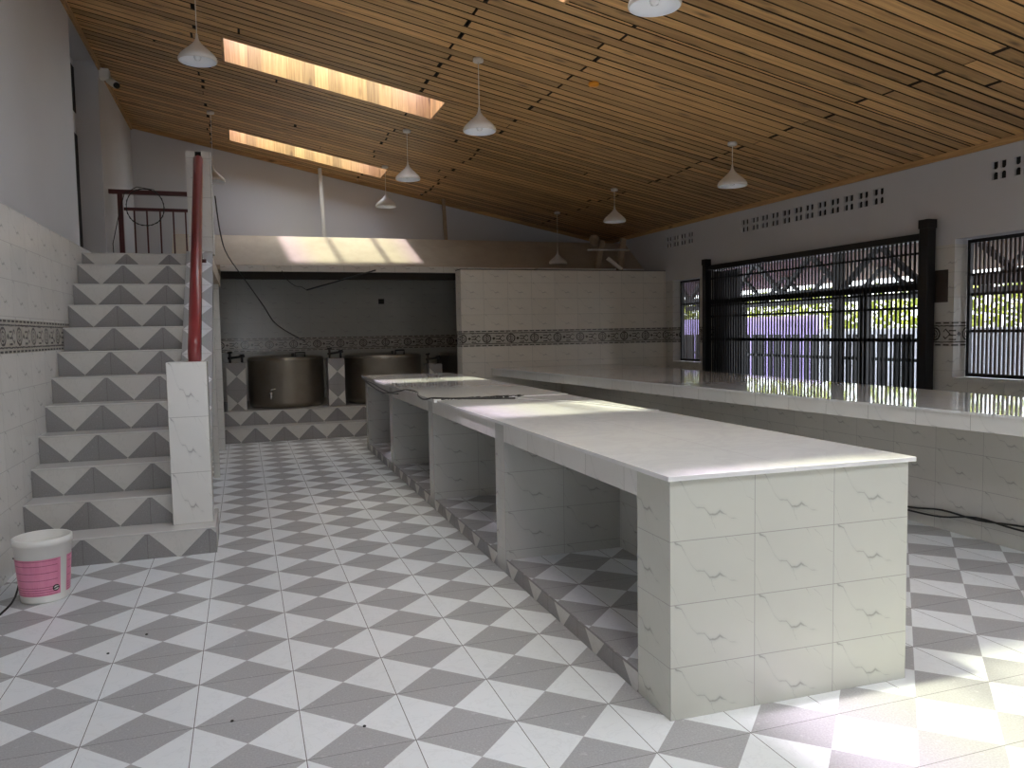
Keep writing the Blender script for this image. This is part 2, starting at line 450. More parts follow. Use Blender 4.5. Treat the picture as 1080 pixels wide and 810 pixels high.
# dark roof deck over the boards, holed at the rooflights
def deck_cells():
    X = sorted(set([XL - .7, XR + 1.9] + [s[0] for s in SKY] + [s[1] for s in SKY]))
    Y = sorted(set([YB - .3, YF + .3] + [s[2] for s in SKY] + [s[3] for s in SKY]))
    for i in range(len(X) - 1):
        for j in range(len(Y) - 1):
            cx, cy = (X[i] + X[i + 1]) / 2, (Y[j] + Y[j + 1]) / 2
            if any(s[0] < cx < s[1] and s[2] < cy < s[3] for s in SKY): continue
            yield X[i], X[i + 1], Y[j], Y[j + 1]
b = MB()
for x0, x1, y0, y1 in deck_cells():
    b.hexa([(x0, y0, zc(x0) + .06), (x1, y0, zc(x1) + .06), (x1, y1, zc(x1) + .06), (x0, y1, zc(x0) + .06)],
           [(x0, y0, zc(x0) + .2), (x1, y0, zc(x1) + .2), (x1, y1, zc(x1) + .2), (x0, y1, zc(x0) + .2)])
struct(b.build('roof_deck', MT['dark']))

# walls
VZ = (2.875, 3.07)
vents = [9.10, 8.87, 8.65, 8.43, 6.98, 6.75, 6.54, 6.32, 6.08, 5.85, 5.64, 5.41, 5.19, 4.96, 4.73, 4.50, 3.01, 2.78, 2.5, 2.27]
holes = [(y - .085, y + .085, *VZ) for y in vents]
holes += [(3.87, 7.80, 0, 2.42), (8.15, 8.97, .98, 2.33), (1.3, 3.48, .98, 2.38), (-1.9, .3, .98, 2.38), (-5.4, -3.2, .98, 2.38)]
def mf(u, z): return 1 if z < 2.33 else 0
grid_wall('x', XR, XR + .22, (YB, YF), (0, 2.33, 3.36), holes, mf, 'wall_right', [MT['plaster'], MT['tile_right']])
grid_wall('x', XL - .45, XL, (YB, YF), (0, zc(XL) + .07), [(6.72, 8.45, 2.39, 4.95), (-6.2, -4.6, 0, 2.2)], lambda u, z: 0, 'wall_left', [MT['plaster']])  # low opening behind the camera is unseen, added for daylight
# bottom of the recess behind the landing: outer skin with a dark door strip
b = MB(); b.box(XL - .57, XL - .45, 6.5, 8.7, 2.2, zc(XL) + .2); struct(b.build('wall_left_outer', MT['plaster']))
b = MB(); b.box(XL - .449, XL - .262, 6.73, 8.44, 2.39, 4.94); struct(b.build('wall_recess', MT['plaster']))
d = empty('door_1', (XL - .43, 7.5, 2.39), kind='structure')
b = MB(); b.box(XL - .449, XL - .255, 6.9, 8.43, 2.39, 4.03); b.build('door_panel', MT['dark'], d)
b = MB(); b.box(XL - .449, XL - .255, 6.9, 8.43, 4.3, 4.85); b.build('transom_panel', MT['dark'], d)
def sloped_wall(name, y0, y1, mat, zb=0, x0=XL - .1, x1=XR + .1):
    b = MB(); b.prism_y([(x0, zb), (x1, zb), (x1, zc(x1) + .05), (x0, zc(x0) + .05)], y0, y1)
    return struct(b.build(name, mat))
sloped_wall('wall_far', YF, YF + .2, MT['plaster'], zb=2.5)
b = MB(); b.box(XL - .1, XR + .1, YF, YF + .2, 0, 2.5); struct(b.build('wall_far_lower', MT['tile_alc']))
# wall behind the camera with an unseen doorway added to let in daylight
grid_wall('y', YB - .2, YB, (XL, XR), (0, 2.95), [(-2.6, -1.0, 0., 2.2)], lambda u, z: 0, 'wall_near', [MT['plaster']])
sloped_wall('wall_near_upper', YB - .2, YB, MT['plaster'], zb=2.95, x0=XL, x1=XR)
# left tiled dado, proud of the plaster
b = MB(); b.box(XL, -3.0, YB, 6.72, 0, 2.44, mats=[0, 1, 0, 0, 0, 0])
struct(b.build('wall_left_tiles', [MT['tile_left'], MT['plaster']]))
# landing-level plaster pieces are covered by wall_left; wood trims
def trim(name, a, c, w, h, mat=MT['wood_trim']):
    b = MB(); b.bar(a, c, w, h); return struct(b.build(name, mat))
trim('trim_1', (XR - .012, YB, zc(XR) - .028), (XR - .012, YF, zc(XR) - .028), .024, .062)
trim('trim_2', (XL + .012, YB, zc(XL) - .035), (XL + .012, YF, zc(XL) - .035), .024, .09)
trim('trim_3', (XL + .02, YF - .012, zc(XL) - .03), (XR - .02, YF - .012, zc(XR) - .03), .024, .06)

# vent blocks in the right wall
v0 = empty('vent_block', (XR, 9.10, VZ[0]))
def vent_mesh():
    b = MB(); w = .085; zc_ = (VZ[0] + VZ[1]) / 2; h = (VZ[1] - VZ[0]) / 2; y0 = 9.10
    x0, x1 = XR + .002, XR + .026
    t = .012
    b.box(x0, x1, y0 - w, y0 - w + t, zc_ - h, zc_ + h); b.box(x0, x1, y0 + w - t, y0 + w, zc_ - h, zc_ + h)
    b.box(x0, x1, y0 - w + t, y0 + w - t, zc_ - h, zc_ - h + t); b.box(x0, x1, y0 - w + t, y0 + w - t, zc_ + h - t, zc_ + h)
    # four petals: a pierced cross with a diamond hub, and rounded shoulders at mid sides
    q = .024
    b.prism_x([(y0 - .036, zc_), (y0, zc_ - .04), (y0 + .036, zc_), (y0, zc_ + .04)], x0, x1)
    b.box(x0, x1, y0 - .012, y0 + .012, zc_ - h + t, zc_ - .03); b.box(x0, x1, y0 - .012, y0 + .012, zc_ + .03, zc_ + h - t)
    b.box(x0, x1, y0 - w + t, y0 - .028, zc_ - .012, zc_ + .012); b.box(x0, x1, y0 + .028, y0 + w - t, zc_ - .012, zc_ + .012)
    for sy in (-1, 1):
        b.prism_x([(y0 + sy * (w - t), zc_ - .03), (y0 + sy * (w - t - .02), zc_), (y0 + sy * (w - t), zc_ + .03)], x0, x1)
    return b
vent_mesh().build('pierced_face', MT['plaster'], v0)
b = MB(); b.box(XR + .027, XR + .04, 9.10 - .085, 9.10 + .085, *VZ); b.build('shade_backing', MT['dark'], v0)  # dark plate puts the shade inside the block into colour
sets = [('four above the far window', vents[:4], 'pierced vent blocks above the far window'),
        ('long row above the black gate', vents[4:16], 'pierced vent blocks above the gate'),
        ('near group above the near window', vents[16:], 'pierced vent blocks above the near window')]
first = True
for txt, ys, grp in sets:
    for i, yy in enumerate(ys):
        o = v0 if first else copy_tree(v0); first = False
        o.location = (XR, yy, VZ[0])
        pos = ['farthest', 'second farthest', 'third farthest', 'fourth farthest', 'fifth farthest', 'sixth farthest', 'sixth nearest', 'fifth nearest', 'fourth nearest', 'third nearest', 'second nearest', 'nearest']
        p = pos[i] if len(ys) == 12 else ['farthest', 'second farthest', 'second nearest', 'nearest'][i]
        tag(o, 'pierced vent block, %s of the %s' % (p, txt), 'vent', grp)

# ------------------------------------------------------------------ windows and gate
def grille(name, y0, y1, z0, z1, x, pitch, barw, rails, frame=.035, mat='brown_metal'):
    w = empty(name, (x, (y0 + y1) / 2, z0), kind='structure')
    b = MB(); t = .04
    b.box(x - t / 2, x + t / 2, y0, y0 + frame, z0, z1); b.box(x - t / 2, x + t / 2, y1 - frame, y1, z0, z1)
    b.box(x - t / 2, x + t / 2, y0 + frame, y1 - frame, z0, z0 + frame); b.box(x - t / 2, x + t / 2, y0 + frame, y1 - frame, z1 - frame, z1)
    b.build('window_frame', MT['black_metal'], w)
    n = int((y1 - y0 - 2 * frame) / pitch)
    for i in range(1, n):
        yy = y0 + frame + (y1 - y0 - 2 * frame) * i / n
        b = MB(); b.box(x - .008, x + .008, yy - barw / 2, yy + barw / 2, z0 + frame, z1 - frame); b.build('window_bar', MT[mat], w)
    for zr in rails:
        b = MB(); b.box(x + .009, x + .03, y0 + frame, y1 - frame, zr - .014, zr + .014); b.build('window_rail', MT['black_metal'], w)
    return w
grille('window_1', 8.17, 8.95, .99, 2.32, XR + .15, .05, .02, [1.93])
grille('window_2', 1.32, 3.46, .99, 2.37, XR + .17, .047, .02, [1.45, 1.82, 2.02])
grille('added_window_3', -1.88, .28, .99, 2.37, XR + .17, .047, .02, [1.45, 1.82])  # this and the next are unseen windows added to bring in daylight
grille('added_window_4', -5.38, -3.22, .99, 2.37, XR + .17, .047, .02, [1.45, 1.82])
for i, (y0, y1) in enumerate(((8.15, 8.97), (1.3, 3.48))):
    b = MB(); b.box(XR - .03, XR + .12, y0, y1, .955, .985); struct(b.build('window_sill_%d' % (i + 1), MT['tile_right']))

gt = empty('sliding_gate', (5.2, 5.8, 0), 'wide black steel gate of close vertical bars between two heavy posts', 'gate')
gx = 5.2; gy0, gy1 = 3.80, 7.72
for q in ((2.40, 2.47), (.06, .13)):
    b = MB(); b.box(gx - .03, gx + .03, gy0, gy1, *q); b.build('gate_frame_rail', MT['black_metal'], gt)
n = 64
for i in range(n + 1):
    yy = gy0 + .02 + (gy1 - gy0 - .04) * i / n
    b = MB(); b.box(gx - .007, gx + .007, yy - .0105, yy + .0105, .13, 2.40); b.build('gate_bar', MT['black_metal'], gt)
for z, h in ((2.27, .012), (1.92, .035), (1.86, .012), (1.70, .014), (1.36, .02)):
    b = MB(); b.box(gx + .009, gx + .035, gy0, gy1, z - h, z + h); b.build('gate_rail', MT['black_metal'], gt)
# inner fixed panel closing the far side of the gate opening, wide centre mullion
for q in ((7.05, 7.16), (4.66, 4.78)):
    b = MB(); b.box(5.31, 5.37, *q, 0, 1.9); b.build('gate_mullion', MT['black_metal'], gt)
b = MB(); b.box(5.31, 5.36, 7.16, 7.78, 0.02, 2.38); b.build('side_panel', plain('dark_grey_sheet', (.07, .07, .085), .5), gt)
def gpost(y0, y1, x0, x1, z1, label):
    p = empty('gate_post', ((x0 + x1) / 2, (y0 + y1) / 2, 0), label, 'post', None)
    b = MB(); b.box(x0, x1, y0, y1, 0, z1); b.build('post_shaft', MT['black_metal'], p, bevel=.006)
    b = MB(); b.box(x0 - .006, x1 + .006, y0 - .006, y1 + .006, z1 - .09, z1); b.build('post_cap', MT['black_metal'], p)
gpost(3.655, 3.765, 5.13, 5.24, 2.60, 'thick black steel post at the near end of the barred gate')
gpost(7.76, 7.85, 5.15, 5.24, 2.57, 'black steel post at the far end of the barred gate')
b = MB(); b.box(XR - .012, XR - .001, 3.55, 3.8, 1.75, 2.08); struct(b.build('wall_patch', plain('bare_patch', (.05, .035, .028), .9, noise_amt=.3)))

# ------------------------------------------------------------------ outdoors beyond the gate
b = MB(); b.box(XR + .22, 22, -10, 20, -.15, -.02); struct(b.build('yard_ground', MT['concrete_out']))
b = MB(); b.box(11.8, 12.0, 13.2, 26, -.02, 1.8); b.build('yard_wall', MT['lilac'], props=dict(label='lilac plastered yard wall seen through the barred gate', cat='wall'))
for (yy, lab) in ((2.0, 'pale yard wall panel left of the dark gap, seen through the near window'), (-1.8, 'pale yard wall panel outside the near window')):
    pass
b = MB(); b.box(11.8, 12.0, -6, 13.1, -.02, 1.45); b.build('yard_wall', plain('white_plaster_wall', (.86, .86, .90), .8), props=dict(label='low white yard wall below the yellow-green hedge', cat='wall'))
def hedge(y0, y1, x, z0, z1, lab):
    rnd = random.Random(int(y0 * 10)); b = MB()
    for _ in range(3000):
        cx, cy, cz = x + rnd.uniform(-.5, .5), rnd.uniform(y0, y1), rnd.uniform(z0, z1) 
        a = rnd.uniform(.05, .13); d = Vector((rnd.uniform(-1, 1), rnd.uniform(-1, 1), rnd.uniform(-1, 1))).normalized()
        e = d.cross(Vector((rnd.random(), rnd.random(), rnd.random()))).normalized(); p = Vector((cx, cy, cz))
        b.face([p - d * a, p + e * a * .6, p + d * a, p - e * a * .6])
    b.tube([(x, y0 + .3, 0), (x, (y0 + y1) / 2, (z0 + z1) / 2), (x, y1 - .3, z1 - .3)], [.06, .04, .02])
    b.build('hedge', MT['leaf'], props=dict(label=lab, cat='hedge'))
hedge(1, 13, 12.9, .4, 2.5, 'yellow-green leafy hedge rising behind the low white yard wall')
hedge(13.2, 24, 12.9, .4, 2.5, 'yellow-green leafy hedge behind the lilac wall')
cn = empty('yard_canopy', (9, 5, 2.6), 'open steel canopy with lattice trusses over the yard beyond the gate', 'canopy')
b = MB(); b.hexa([(7.4, -1.5, 3.15), (11.5, -1.5, 2.52), (11.5, 19, 2.52), (7.4, 19, 3.15)], [(7.4, -1.5, 3.18), (11.5, -1.5, 2.55), (11.5, 19, 2.55), (7.4, 19, 3.18)]); b.build('roof_sheet', MT['rust_roof'], cn)
for tx, dz in ((7.5, 0), (10.5, -.12)):
    b = MB(); b.bar((tx, -1.5, 2.08), (tx, 17, 2.08), .12); b.bar((tx, -1.5, 2.72), (tx, 17, 2.72), .08)
    yy = -1.5
    while yy < 16.5:
        b.bar((tx, yy, 2.12), (tx, yy + .75, 2.70), .07); b.bar((tx, yy + .75, 2.70), (tx, yy + 1.5, 2.12), .07); yy += 1.5
    b.build('truss', MT['black_metal'], cn)
for yy in (3.2, 7.6, 11.4, 15.4):
    b = MB(); b.box(7.43, 7.57, yy - .07, yy + .07, -.02, 3.15); b.build('canopy_post', MT['black_metal'], cn)
b = MB(); b.box(8.2, 8.25, 6.6, 17, .95, 1.0); b.box(8.2, 8.25, 6.6, 17, .2, .25)
for i in range(40): b.box(8.2, 8.24, 6.3 + i * .26, 6.3 + i * .26 + (.17, .12, .19, .09)[i % 4], 0, 1.38)
b.build('yard_fence', MT['black_metal'], props=dict(label='low dark fence of upright slats standing in the yard beyond the gate', cat='fence'))

# ------------------------------------------------------------------ rooflights
for i, (x0, x1, y0, y1) in enumerate(SKY):
    D = .40 if i < 2 else .2
    lab = ['long rooflight with glowing pine-lined shaft, the nearer of the two', 'long rooflight with glowing pine-lined shaft, the farther one near the back wall',
           'unseen rooflight over the far half of the tiled island counter', 'unseen rooflight added over the camera end of the hall', 'wide unseen rooflight added above the near end of the hall', 'unseen rooflight added over the right side near the camera end'][i]
    sk = empty('rooflight', ((x0 + x1) / 2, (y0 + y1) / 2, zc((x0 + x1) / 2)), lab, 'rooflight')
    def lin(nm, a, c, e, f):
        bb = MB(); bb.hexa([(a, e, zc(a) - .004), (c, e, zc(c) - .004), (c, f, zc(c) - .004), (a, f, zc(a) - .004)],
                        [(a, e, zc(a) + D), (c, e, zc(c) + D), (c, f, zc(c) + D), (a, f, zc(a) + D)])
        # boards run vertically on the shaft faces
        bb.build(nm, MT['wood_shaft'], sk, uvfn=lambda w, n: (w.z, w.x * 1.0 if abs(n.y) > .5 else w.y))
    lin('shaft_board', x0, x1, y1 - .015, y1 + .01); lin('shaft_board', x0, x1, y0 - .01, y0 + .015)
    lin('shaft_board', x0 - .01, x0 + .015, y0 + .015, y1 - .015); lin('shaft_board', x1 - .015, x1 + .01, y0 + .015, y1 - .015)
    bb = MB(); bb.face([(x0, y0, zc(x0) + D - .01), (x1, y0, zc(x1) + D - .01), (x1, y1, zc(x1) + D - .01), (x0, y1, zc(x0) + D - .01)], uv=[(.02, .0), (.98, .0), (.98, 1), (.02, 1)])
    bb.build('glazing_sheet', MT['sheet'], sk)
    for q in (.345, .68):
        xg = x0 + (x1 - x0) * q; bb = MB(); bb.hexa([(xg - .03, y0, zc(xg) + D + .01), (xg + .03, y0, zc(xg) + D + .01), (xg + .03, y1, zc(xg) + D + .01), (xg - .03, y1, zc(xg) + D + .01)], [(xg - .03, y0, zc(xg) + D + .06), (xg + .03, y0, zc(xg) + D + .06), (xg + .03, y1, zc(xg) + D + .06), (xg - .03, y1, zc(xg) + D + .06)])
        bb.build('glazing_bar', MT['timber'], sk)

# ------------------------------------------------------------------ pendant lamps
def lampshade():
    R = .163
    prof = [(.008, .235), (.012, .20), (.020, .175), (.038, .150), (.064, .124), (.094, .098), (.122, .073), (.145, .050), (.158, .030), (R, .012), (R * .985, 0), (R * .95, -.004)]
    inner = [(R * .95, -.004), (R * .955, .012), (.150, .028), (.135, .045), (.108, .064), (.075, .085), (.045, .108), (.02, .13), (.001, .14)]
    return prof, inner
def lamp(x, y, rim, label):
    ceil = zc(x)
    L = empty('pendant_lamp', (x, y, ceil), label, 'pendant lamp', 'white pendant lamps')
    b = MB(); b.lathe([(.001, -.005), (.05, -.005), (.052, -.035), (.045, -.042), (.001, -.044)], (x, y, ceil + .006), 24); b.build('ceiling_rose', MT['lamp_out'], L)
    b = MB(); b.tube([(x, y, ceil - .035), (x, y, rim + .22)], .0035, 6); b.build('cord', MT['white_plastic'], L)
    p, q = lampshade()
    b = MB(); b.lathe(p, (x, y, rim), 40, 0); b.lathe(q, (x, y, rim), 40, 1); sh = b.build('lamp_shade', [MT['lamp_out'], MT['lamp_in']], L)
    b = MB(); b.lathe([(.001, .13), (.014, .12), (.016, .09), (.028, .06), (.032, .035), (.024, .012), (.001, .002)], (x, y, rim), 20); b.build('bulb', MT['bulb'], sh)
    return L
lamp(-1.8, 4.9, 3.93, 'white pendant lamp at upper left, the nearest above the staircase')
lamp(-1.83, 9.4, 3.72, 'white pendant lamp half hidden behind the tall tiled stair-top post')
lamp(.93, 1.75, 3.49, 'white pendant lamp cut off by the top edge, nearest to the viewer')
lamp(.74, 4.85, 3.48, 'white pendant lamp hanging right of the nearer rooflight')
lamp(.62, 7.75, 3.55, 'white pendant lamp between the two rooflights, above the counter')
lamp(.71, 9.95, 3.54, 'small white pendant lamp beside the right end of the farther rooflight')
lamp(3.69, 4.95, 3.10, 'white pendant lamp at right, in front of the row of vents above the gate')
lamp(3.68, 7.85, 3.10, 'white pendant lamp above the right end of the half-height tiled wall')
lamp(3.70, 10.1, 2.68, 'white pendant lamp on the longest cord, sunk behind the half-height wall')

b = MB(); b.lathe([(.001, 0), (.05, 0), (.055, -.02), (.045, -.035), (.001, -.04)], (1.83, 4.56, zc(1.83) - .002), 24)
b.build('smoke_detector', MT['orange'], props=dict(label='small round orange detector on the timber ceiling', cat='smoke detector'))
cm = empty('security_camera', (-3.0, 8.6, 4.78), 'white security camera mounted where left wall meets ceiling', 'security camera')
b = MB(); b.box(-3.095, -2.98, 8.5, 8.64, 4.78, 4.9); b.build('mount_box', MT['white_plastic'], cm, bevel=.01)
b = MB(); b.tube([(-2.99, 8.6, 4.78), (-2.90, 8.47, 4.69)], .045, 16); cb = b.build('camera_body', MT['white_plastic'], cm)
b = MB(); b.tube([(-2.90, 8.47, 4.69), (-2.885, 8.445, 4.675)], .036, 16); b.build('lens', MT['black'], cb)

# ------------------------------------------------------------------ staircase
ST = empty('staircase', (-2.4, 4.7, 0), 'tiled staircase climbing the left wall, risers of grey and white triangles', 'staircase')
H1, H, T, Y1 = .187, .2063, .2647, 3.266
xl, xr = -2.998, -2.03
NST = 11
LZ = 2.385
for i in range(NST):
    z1 = H1 + H * i; z0 = z1 - (H1 if i == 0 else H); y0 = Y1 + T * i
    x1 = -1.752 if i == 0 else xr
    yb = y0 + T if i else y0 + .62
    b = MB(); zb = max(0, z0 - (0 if i == 0 else .12 if i > 3 else z0))
    # riser face (tile pattern, apex at the bottom), tread, right side
    b.box(xl, x1, y0, y0 + .02, z0, z1 - .008, mat=0)
    st = b.build('step_riser', MT['riser'], ST, off=(-2.2, 0, z1 - .4), swap=True)
    b = MB(); b.box(xl, x1, y0 - .008, yb + (.02 if i else 0), z1 - .012, z1, mat=0); b.build('step_tread', MT['step_white'], ST, bevel=.003)
    b = MB(); b.box(xl, x1 if i else x1 - .0, y0 + .02, yb + (.02 if i else 0), zb, z1 - .012)
    b.build('step_core', MT['riser'], ST, off=(-2.2, y0, z1 - .4), swap=True)
# last riser up to the landing
yl = Y1 + T * NST; zt = H1 + H * (NST - 1)
b = MB(); b.box(xl, xr, yl, yl + .02, zt, LZ - .008); b.build('step_riser', MT['riser'], ST, off=(-2.2, 0, LZ - .4), swap=True)
b = MB(); b.box(XL + .001, -1.79, yl - .006, 9.19, LZ - .012, LZ); b.build('landing_top', MT['step_white'], ST)
b = MB(); b.box(XL + .001, -1.79, yl + .02, 9.19, LZ - .16, LZ - .012); b.build('landing_slab', MT['cement'], ST)
# side string beside the steps with its tiled sloping cap
s = H / T
def zcap(y): return 2.41 + .777 * (y - 6.18)
yA, yB = 3.60, 6.17
b = MB(); b.prism_x([(yA, zcap(yA) - .30), (yA, zcap(yA)), (yB, zcap(yB)), (yB, zcap(yB) - .30)], -2.03, -1.79)
b.build('side_string', MT['tile_post'], ST)
b = MB()
for k_ in range(1):
    p0, p1 = (yA, zcap(yA)), (yB, zcap(yB))
    n_ = Vector((0, -.777, 1)).normalized() * .012
    V = [(-2.035, p0[0], p0[1]), (-1.782, p0[0], p0[1]), (-1.782, p1[0], p1[1]), (-2.035, p1[0], p1[1])]
    b.hexa(V, [(q[0], q[1] + n_.y, q[2] + n_.z) for q in V])
b.build('sloping_cap', MT['cap'], ST, uvfn=lambda w, n: ((w.y - 5.68) * 1.266 * .4 / .355, (w.x + 2.035) * .355 / .253))
# newel at the foot, tall post at the head
b = MB(); b.box(-2.045, -1.775, 3.42, 3.66, H1, 1.352); b.build('newel_post', MT['tile_post'], ST, bevel=.004)
b = MB()
for (a, c) in ((-2.005, -1.915), (-1.855, -1.765)): b.box(a, c, 6.16, 6.40, LZ, 3.43)
b.box(-1.915, -1.855, 6.16, 6.40, LZ, 3.30); b.build('head_post', MT['tile_post'], ST)
b = MB(); b.box(-1.915, -1.855, 6.165, 6.395, 3.301, 3.425); b.build('post_notch', MT['dark'], ST)
hr = MB(); hr.tube([(-1.862, 3.60, 1.25), (-1.862, 3.60, 1.44), (-1.862, 3.66, 1.50), (-1.884, 6.15, 3.345)], .045, 20); hr = hr.build('handrail', MT['red'], ST)
b = MB(); b.tube([(-1.835, 3.64, 1.36), (-1.862, 6.2, 3.32)], .018, 10); b.build('lower_rail', MT['maroon'], ST)
for yy in (4.1, 4.6, 5.1, 5.6, 6.0):
    b = MB(); b.tube([(-1.888, yy, zcap(yy)), (-1.88, yy, zcap(yy) + .93)], .010, 8); b.build('baluster', MT['maroon'], ST)
    if yy in (4.6, 6.0): b = MB(); b.tube([(-1.842, yy, zcap(yy) + .03), (-1.878, yy, zcap(yy) + .03)], .02, 8); b.build('rail_foot', MT['maroon'], ST)
# thin tiled props under the landing edge
for (y0, y1, x0, x1) in ((6.42, 6.5, -1.872, -1.812), (8.56, 8.68, -1.875, -1.80)):
    b = MB(); b.box(x0, x1, y0, y1, 0, LZ - .16 if y0 < 8 else 2.24); b.build('landing_prop', MT['tile_post'], ST)
b = MB(); b.box(XL, -1.88, 9.2, 9.32, 0, 2.44); struct(b.build('wall_under_landing', MT['tile_post']))

# landing guard rail
gr = empty('landing_railing', (-2.6, 8.8, LZ), 'dark maroon metal railing across the top of the stairs with cable looped on it', 'railing')
ry = 8.8
b = MB(); b.box(-3.09, -2.06, ry - .03, ry + .03, 3.40, 3.455); b.build('top_rail', MT['maroon'], gr)
b = MB(); b.box(-2.92, -2.06, ry - .018, ry + .018, 3.19, 3.23); b.build('middle_rail', MT['maroon'], gr)
b = MB(); b.box(-2.99, -2.93, ry - .03, ry + .03, LZ, 3.40); b.build('end_post', MT['maroon'], gr)
for x in (-2.80, -2.65, -2.49, -2.33, -2.18):
    b = MB(); b.box(x - .01, x + .01, ry - .01, ry + .01, LZ, 3.19); b.build('baluster', MT['maroon'], gr)
b = MB()
pts = [(-3.05, 8.72, 2.40), (-3.06, 8.72, 2.75), (-2.98, 8.72, 3.1), (-2.9, 8.74, 3.40), (-2.75, 8.74, 3.49), (-2.55, 8.74, 3.46)]
for k_ in range(26):
    a = k_ * .5; pts.append((-2.66 + .24 * math.cos(a + .8) * (1 + .05 * math.sin(k_)), 8.73 + .005 * (k_ % 3), 3.23 + .24 * math.sin(a + .8)))
b.tube(pts, .0055, 6); b.build('cable', MT['black'], props=dict(label='black cable coiled over the maroon landing railing', cat='cable'))

# ------------------------------------------------------------------ island counter
CT = empty('island_counter', (.57, 3.95, 0), 'long white-tiled island counter with open bays and a polished white top', 'counter')
W = 1.139; TH = -.0242
def ex(x): return x * math.tan(TH)      # near end is a little out of square
L = 7.88; Zs = .95
def endbox(bb, x0, x1, ya, yb, z0, z1, mat=0):
    bb.hexa([(x0, ex(x0) + ya, z0), (x1, ex(x1) + ya, z0), (x1, yb, z0), (x0, yb, z0)], [(x0, ex(x0) + ya, z1), (x1, ex(x1) + ya, z1), (x1, yb, z1), (x0, yb, z1)], mat)
b = MB(); endbox(b, 0, W, 0, .265, 0, Zs); b.build('end_wall', MT['counter_end'], CT, bevel=.002)
bays = [(.265, 2.02), (2.20, 3.97), (4.14, 5.90), (6.08, 7.72)]
for (a, c) in ((2.02, 2.20), (3.97, 4.14), (5.90, 6.08), (7.72, L)):
    b = MB(); b.box(0, .80, a, c, 0, Zs); b.build('bay_divider', MT['counter_in'], CT)
b = MB(); b.box(.80, W, .265, L, 0, Zs); b.build('back_wall', MT['counter_in'], CT)
for (a, c) in bays:
    b = MB(); b.box(.012, .80, a, c, 0, .085); b.build('bay_floor', MT['floor'], CT)
    b = MB(); b.box(0, .0118, a, c, 0, .087); b.build('plinth', MT['riser'], CT, off=(0, .1, -.22), swap=True)
    b = MB(); b.box(0, .15, a, c, .842, Zs); b.build('fascia', MT['fascia'], CT)
def slab(y0, y1, x0, near, nm='countertop', t=.02, xr_=0.0):
    b = MB()
    if near: b.hexa([(x0, -.022, Zs), (W + .02, ex(W) - .022, Zs), (W + .02, y1, Zs), (x0, y1, Zs)], [(x0, -.022, Zs + t), (W + .02, ex(W) - .022, Zs + t), (W + .02, y1, Zs + t), (x0, y1, Zs + t)])
    else: b.box(x0, W + .025 + xr_, y0, y1, Zs, Zs + t)
    b.build(nm, MT['slab'], CT, bevel=.002)
slab(0, 3.72, -.018, True); slab(3.735, 7.94, -.04, False, t=.026)

# cables lying on the counter
def cable(pts, r, label, nm='cable', mat='black', sub=4):
    P = [Vector(p) for p in pts]; out = []
    for i in range(len(P) - 1):
        p0, p1, p2, p3 = P[max(i - 1, 0)], P[i], P[i + 1], P[min(i + 2, len(P) - 1)]
        for k_ in range(sub):
            t = k_ / sub
            out.append(.5 * ((2 * p1) + (-p0 + p2) * t + (2 * p0 - 5 * p1 + 4 * p2 - p3) * t * t + (-p0 + 3 * p1 - 3 * p2 + p3) * t ** 3))
    out.append(P[-1])
    b = MB(); b.tube(out, r, 6); return b.build(nm, MT[mat], props=dict(label=label, cat='cable'))
zt_ = Zs + .031
cable([(-.058, 7.75, .955), (-.058, 7.1, .90), (-.058, 6.3, .872), (-.06, 5.8, .89), (-.058, 5.2, .95), (-.03, 4.95, zt_), (.0, 4.6, zt_), (-.05, 4.3, .965), (-.055, 4.05, .955), (-.03, 3.85, zt_), (.05, 3.78, zt_), (.3, 3.66, zt_ - .004), (.6, 3.52, zt_ - .004)], .008, 'black cable drooping along the far left edge of the island counter')
cable([(-.055, 7.6, .93), (-.056, 6.9, .93), (-.056, 6.2, .905), (-.056, 5.6, .90), (-.056, 5.25, .92)], .006, 'second thin black cable looping below the far counter edge')
b = MB(); rnd = random.Random(3)
for i in range(26):
    x = .02 + i * .028; b.tube([(x, 3.735 + rnd.uniform(-.012, .012), zt_ - .004), (x + .03, 3.73 + rnd.uniform(-.02, .012), zt_ - .002)], rnd.uniform(.004, .012), 6)
b.build('tape_roll_strip', MT['black'], props=dict(label='ragged strip of black tape along the joint of the countertop', cat='tape'))
cable([(.62, 3.5, Zs + .026), (.75, 3.2, Zs + .026), (.9, 3.0, Zs + .026), (1.05, 2.4, Zs + .026), (1.14, 2.1, Zs + .026)], .004, 'thin grey cable lying loosely across the middle of the island countertop', mat='pipe')

# ------------------------------------------------------------------ right counter
RC = empty('wall_counter', (3.3, 4.8, 0), 'long white counter on a tiled wall in front of the barred gate', 'counter')
def xf(y): return 2.91 + (y - .9) * (2.18 - 2.91) / (9.19 - .9)
def xb(y): return 4.06 + (y - 1.8) * (4.35 - 4.06) / 7.4
ya, yb2 = -1.6, 9.18
b = MB(); b.hexa([(3.36, ya, 0), (3.52, ya, 0), (3.52, yb2, 0), (3.36, yb2, 0)], [(3.36, ya, .84), (3.52, ya, .84), (3.52, yb2, .84), (3.36, yb2, .84)])
b.build('support_wall', MT['tile_rc'], RC)
b = MB(); b.hexa([(xf(ya), ya, .84), (xb(ya), ya, .84), (xb(yb2), yb2, .84), (xf(yb2), yb2, .84)], [(xf(ya), ya, .945), (xb(ya), ya, .945), (xb(yb2), yb2, .945), (xf(yb2), yb2, .945)])
b.build('fascia', MT['fascia'], RC)
b = MB(); b.hexa([(xf(ya) - .012, ya - .01, .945), (xb(ya) + .01, ya - .01, .945), (xb(yb2) + .01, yb2, .945), (xf(yb2) - .012, yb2, .945)], [(xf(ya) - .012, ya - .01, .962), (xb(ya) + .01, ya - .01, .962), (xb(yb2) + .01, yb2, .962), (xf(yb2) - .012, yb2, .962)])
